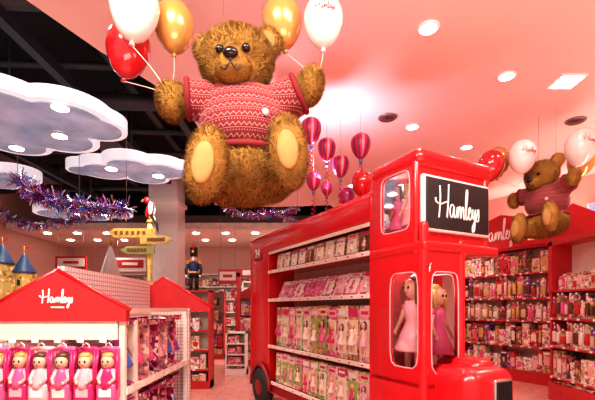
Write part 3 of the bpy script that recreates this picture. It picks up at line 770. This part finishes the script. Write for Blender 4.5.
# ------------------------------------------------------------------ teddy bears
FUR=mat('golden_brown_fur',(0.34,0.17,0.040),.8,var=.28,vscale=10,spec=.15)
FURT=mat('golden_fur_tips',(0.44,0.23,0.060),.8,var=.3,vscale=12,spec=.15)
PAD=mat('paw_pad_suede',(0.36,0.19,0.055),.8,var=.2,bump=.4,bscale=90)
KN=bpy.data.materials.new('fair_isle_knit'); KN.use_nodes=True
nt=KN.node_tree;b=nt.nodes['Principled BSDF'];b.inputs['Roughness'].default_value=.85;b.inputs['Sheen Weight'].default_value=.1
def nd(t,**k):
    n=nt.nodes.new(t)
    for a,v in k.items(): setattr(n,a,v)
    return n
def mth(op,a,b_=None):
    n=nd('ShaderNodeMath',operation=op)
    for i,v in enumerate((a,b_)):
        if v is None: continue
        if isinstance(v,(int,float)): n.inputs[i].default_value=v
        else: nt.links.new(v,n.inputs[i])
    return n.outputs[0]
tc=nd('ShaderNodeTexCoord'); sx=nd('ShaderNodeSeparateXYZ'); nt.links.new(tc.outputs['Object'],sx.inputs[0])
u=mth('ADD',sx.outputs[0],mth('MULTIPLY',sx.outputs[1],.5)); v=sx.outputs[2]
tri=mth('ABSOLUTE',mth('SUBTRACT',mth('FRACT',mth('MULTIPLY',u,26)),.5))
fv=mth('FRACT',mth('MULTIPLY',v,15))
zig=mth('LESS_THAN',mth('ABSOLUTE',mth('SUBTRACT',fv,mth('ADD',mth('MULTIPLY',tri,.6),.08))),.045)
du=mth('ABSOLUTE',mth('SUBTRACT',mth('FRACT',mth('MULTIPLY',u,52)),.5)); dv=mth('ABSOLUTE',mth('SUBTRACT',fv,.68))
dia=mth('LESS_THAN',mth('ADD',mth('MULTIPLY',du,.35),dv),.075)
line=mth('LESS_THAN',mth('ABSOLUTE',mth('SUBTRACT',fv,.9)),.02)
msk=mth('MAXIMUM',mth('MAXIMUM',zig,dia),line)
mx=nd('ShaderNodeMix',data_type='RGBA'); nt.links.new(msk,mx.inputs[0]); mx.inputs[6].default_value=(.19,.006,.012,1); mx.inputs[7].default_value=(.50,.26,.23,1)
nt.links.new(mx.outputs[2],b.inputs['Base Color'])
wv=nd('ShaderNodeTexNoise'); wv.inputs['Scale'].default_value=150; nt.links.new(tc.outputs['Object'],wv.inputs['Vector'])
bp=nd('ShaderNodeBump'); bp.inputs['Strength'].default_value=.6; nt.links.new(wv.outputs['Fac'],bp.inputs['Height']); nt.links.new(bp.outputs['Normal'],b.inputs['Normal'])
RIB=mat('ribbed_cuff',(.19,.006,.012),.85,bump=.5,bscale=150)

def fused(mbx,name,parent,vox,m,sm=6):
    o=mbx.obj(name+'_src')
    md=o.modifiers.new('r','REMESH'); md.mode='VOXEL'; md.voxel_size=vox; md.use_smooth_shade=True
    s=o.modifiers.new('s','SMOOTH'); s.iterations=sm; s.factor=.5
    dg=bpy.context.evaluated_depsgraph_get(); me=bpy.data.meshes.new_from_object(o.evaluated_get(dg))
    bpy.data.objects.remove(o)
    me.materials.clear(); me.materials.append(m)
    n=bpy.data.objects.new(name,me); scene.collection.objects.link(n); n.parent=parent
    me.polygons.foreach_set('use_smooth',[True]*len(me.polygons))
    return n
def plush(body,parent,n,length,width,skip,seed):
    """short pile: thousands of tapering fibres standing on the surface"""
    rs=np.random.RandomState(seed); me=body.data; me.calc_loop_triangles()
    nv=len(me.vertices); co=np.zeros(nv*3); me.vertices.foreach_get('co',co); co=co.reshape(-1,3)
    no=np.zeros(nv*3); me.vertices.foreach_get('normal',no); no=no.reshape(-1,3)
    nt_=len(me.loop_triangles); tr=np.zeros(nt_*3,dtype=np.int32); me.loop_triangles.foreach_get('vertices',tr); tr=tr.reshape(-1,3)
    A,B,C=co[tr[:,0]],co[tr[:,1]],co[tr[:,2]]
    ar=np.linalg.norm(np.cross(B-A,C-A),axis=1); pr=ar/ar.sum()
    k=rs.choice(nt_,n,p=pr); r1=np.sqrt(rs.rand(n)); r2=rs.rand(n)
    w0,w1,w2=1-r1,r1*(1-r2),r1*r2
    P=A[k]*w0[:,None]+B[k]*w1[:,None]+C[k]*w2[:,None]
    N=no[tr[k,0]]*w0[:,None]+no[tr[k,1]]*w1[:,None]+no[tr[k,2]]*w2[:,None]
    N/=np.linalg.norm(N,axis=1)[:,None]+1e-9
    L=length*(.55+.7*rs.rand(n))
    keep=np.ones(n,bool)
    for (c,rad,f) in skip:
        d=np.linalg.norm(P-np.array(c),axis=1); 
        if f==0: keep&=d>rad
        else: L=np.where(d<rad,L*f,L)
    P,N,L=P[keep],N[keep],L[keep]; n=len(P)
    q=np.floor(P*44); hsh=np.sin(q@np.array([12.9,78.2,37.7]))*43758.5; hsh-=np.floor(hsh)
    h2=np.sin(q@np.array([39.3,11.1,83.1]))*24634.6; h2-=np.floor(h2)
    lean=np.stack([np.cos(hsh*6.28),np.sin(hsh*6.28),h2-.9],1)*.30+rs.randn(n,3)*.28
    D=N+lean; D/=np.linalg.norm(D,axis=1)[:,None]
    S=np.cross(D,rs.randn(n,3)); S/=np.linalg.norm(S,axis=1)[:,None]+1e-9
    W=width*(.6+.6*rs.rand(n))[:,None]
    V=np.empty((n*3,3)); V[0::3]=P-S*W-N*.004; V[1::3]=P+S*W-N*.004; V[2::3]=P+D*L[:,None]
    m2=bpy.data.meshes.new('plush_pile'); m2.vertices.add(n*3); m2.vertices.foreach_set('co',V.ravel())
    m2.loops.add(n*3); m2.loops.foreach_set('vertex_index',np.arange(n*3,dtype=np.int32))
    m2.polygons.add(n); m2.polygons.foreach_set('loop_start',np.arange(0,n*3,3,dtype=np.int32)); 
    m2.update(calc_edges=True); m2.validate()
    m2.materials.append(FURT)
    try:
        m2.polygons.foreach_set('use_smooth',[True]*n)
        NN=np.repeat(N,3,axis=0)*.85+np.repeat(D,3,axis=0)*.15
        m2.normals_split_custom_set_from_vertices([tuple(x) for x in NN])
    except Exception as e: print(e)
    o=bpy.data.objects.new('plush_pile',m2); scene.collection.objects.link(o); o.parent=parent
def bear(loc,rz,s,nf,name='teddy_bear',hang=4.3,seed=1):
    root=empty(name,loc,rz); root.scale=(s,s,s)
    k=.0075
    def P(px,py,y=0): return Vector(((px-240)*k,y*k,(150-py)*k))
    def E(mb,px,py,y,rx,ry,rz_,rot=0,rotx=0,m=FUR,seg=24,rings=16):
        mb.ell(P(px,py,y),(rx*k,ry*k,rz_*k),m,seg,rings,L=Matrix.Rotation(math.radians(rot),4,'Y')@Matrix.Rotation(math.radians(rotx),4,'X'))
    mb=MB()
    E(mb,237,64,-6,36,31,31,-4); E(mb,238,80,-9,31,27,19)
    E(mb,238,86,-31,17,17,13)
    E(mb,207,47,0,14,8,15,20); E(mb,267,40,2,15,8,16,-20)
    E(mb,216,55,0,10,8,10); E(mb,258,50,0,10,8,10)
    E(mb,242,100,0,24,22,16)
    E(mb,245,130,0,38,31,40); E(mb,247,172,-2,43,37,32)
    mb.tube([P(220,108),P(196,102,-8),P(176,105,-12)],[15*k,13*k,13*k],FUR,16)
    E(mb,174,107,-13,13,14,19,-8)
    mb.tube([P(272,108),P(294,100,-8),P(310,94,-12)],[15*k,13*k,13*k],FUR,16)
    E(mb,310,92,-13,12,14,19,12)
    mb.tube([P(230,180,0),P(222,184,-28),P(220,188,-50)],[25*k,20*k,16*k],FUR,18)
    E(mb,218,184,-56,18,13,34,8,0)
    mb.tube([P(266,178,0),P(282,178,-28),P(288,178,-48)],[25*k,20*k,16*k],FUR,18)
    E(mb,289,172,-54,17,13,33,-6,0)
    body=fused(mb,'body',root,.017,FUR,5)
    skip=[(tuple(P(238,86,-50)),.05,0),(tuple(P(226,71,-35)),.03,0),(tuple(P(250,69,-34)),.03,0),(tuple(P(238,88,-36)),.16,.5),(tuple(P(218,184,-70)),.17,.55),(tuple(P(289,172,-68)),.17,.55)]
    plush(body,root,nf,.028,.0020,skip,seed)
    mb=MB()
    E(mb,245,128,0,46,40,37); E(mb,244,114,0,44,37,29); E(mb,243,99,-1,31,29,12)
    mb.tube([P(224,112),P(204,103,-6),P(190,103,-10)],[23*k,20*k,19*k],KN,18)
    mb.tube([P(266,112),P(286,103,-6),P(299,98,-10)],[23*k,20*k,19*k],KN,18)
    sw=fused(mb,'sweater',root,.015,KN,4)
    mb=MB()
    def ring(c,axis,r,th,sx=1,sy=1):
        q=Vector((0,0,1)).rotation_difference(axis).to_matrix().to_4x4()
        pts=[Vector(c)+q@Vector((r*math.cos(a)*sx,r*math.sin(a)*sy,0)) for a in[2*pi*i/32 for i in range(33)]]
        mb.tube(pts,th,RIB,8)
    ring(P(190,103,-10),P(174,105,-12)-P(204,103,-6),17.5*k,.022); ring(P(299,98,-10),P(312,93,-12)-P(286,104,-6),17.5*k,.022)
    ring(P(245,157,-1),Vector((0,0,1)),42*k,.024,1,.87)
    ring(P(241,97,-3),Vector((.05,-.1,1)),28*k,.028,1,.9)
    mb.lathe([(.002,0),(.026,.0005),(.026,.005),(.002,.006)],LPINK,P(268,128,-35.6),20,L=Matrix.Rotation(.55,4,'Z')@UPXZ)
    mb.obj('sweater_trim',root)
    mb=MB()
    E(mb,238,82,-49,7,5,5,m=EYE,seg=14,rings=10)
    E(mb,226,71,-36.5,4,4,4,m=EYE,seg=12,rings=8); E(mb,250,69,-35.5,4,4,4,m=EYE,seg=12,rings=8)
    mb.tube([P(238,85,-50),P(238,91,-49.5)],.006,EYE,6)
    mb.tube(smooth([P(229,93,-46),P(233,96,-47.5),P(238,91,-49.5),P(243,96,-47.5),P(247,93,-46)],4),.006,EYE,6)
    mb.obj('face',root)
    mb=MB()
    E(mb,218,186,-67.7,9.5,3.5,18,8,m=PAD); E(mb,289,174,-65.7,9,3.5,17,-6,m=PAD)
    E(mb,207,48,-7,8,3,9,20,m=PAD); E(mb,267,41,-5,8.5,3,9.5,-20,m=PAD)
    mb.obj('pads',root)
    mb=MB()
    top=(hang-.01-loc[2])/s
    for q in(P(222,97,5),P(262,97,5)): mb.tube([q,(q.x,q.y,top)],.0025,GREYM,4)
    mb.obj('hanging_wire',root)
    return root
bear((-.43,3.02,2.785),0,1,130000,seed=1)
bear((3.40,5.5,2.90),math.radians(-66),.82,55000,seed=2)

# ------------------------------------------------------------------ lights
def area(name,loc,rot,sx,sy,en,col):
    ld=bpy.data.lights.new(name,'AREA'); ld.shape='RECTANGLE'; ld.size=sx; ld.size_y=sy; ld.energy=en; ld.color=col
    o=bpy.data.objects.new(name,ld); scene.collection.objects.link(o); o.location=loc; o.rotation_euler=rot; return o
UP=(pi,0,0)
area('ceiling_fill_bus',(.35,5.3,3.3),(pi,0,BA),.3,.2,36,(1,.68,.90))  # added fill above the bus for the ceiling glow, no fitting modelled
area('ceiling_fill_shelf',(5.3,8.6,3.1),(pi,0,-1.05),2.4,.3,36,(1,.55,.50))  # added fill over the wall shelving to light the ceiling pink
area('ceiling_fill_side',(4.63,5.7,2.85),UP,.3,2.5,34,(1,.52,.46))  # added ceiling fill above the side shelving
area('ceiling_fill_rear',(.3,-.6,1.2),UP,3,2,120,(1,.74,.66))  # added unseen fill behind the camera, facing the ceiling
area('ceiling_fill_front',(2.9,1.2,1.75),UP,1.6,1.6,48,(1,.60,.54))  # added ceiling fill, out of view to the right
area('added_fill_bus',(1.2,1.5,4.2),(math.radians(25),0,0),2,1,110,(1,.90,.80))  # added out-of-view fill aimed forward at the bus, not a case lamp
area('added_fill_left',(-1.2,1.2,4.2),(math.radians(30),0,math.radians(15)),1.5,.6,130,(1,.92,.83))  # added out-of-view fill to brighten the left side; there is no track
for (x,y,z) in((.3,-.25,2.05),(.3,-.22,2.83)):
    o=area('cab_fill',(x,y,z),(0,0,0),.3,.12,4,(1,.9,.85)); o.parent=bus  # added fill to brighten the cab interior behind the windows

w=bpy.data.worlds.new('shop_ambient'); scene.world=w; w.use_nodes=True
bg=w.node_tree.nodes['Background']; bg.inputs[0].default_value=(1,.84,.77,1); bg.inputs[1].default_value=.6

# ------------------------------------------------------------------ camera
cam=bpy.data.cameras.new('camera'); co=bpy.data.objects.new('camera',cam); scene.collection.objects.link(co)
co.location=(0,0,1.6); co.rotation_euler=(pi/2,0,0); cam.sensor_width=36; cam.lens=24.2; cam.shift_y=.1815; cam.clip_start=.05
scene.camera=co
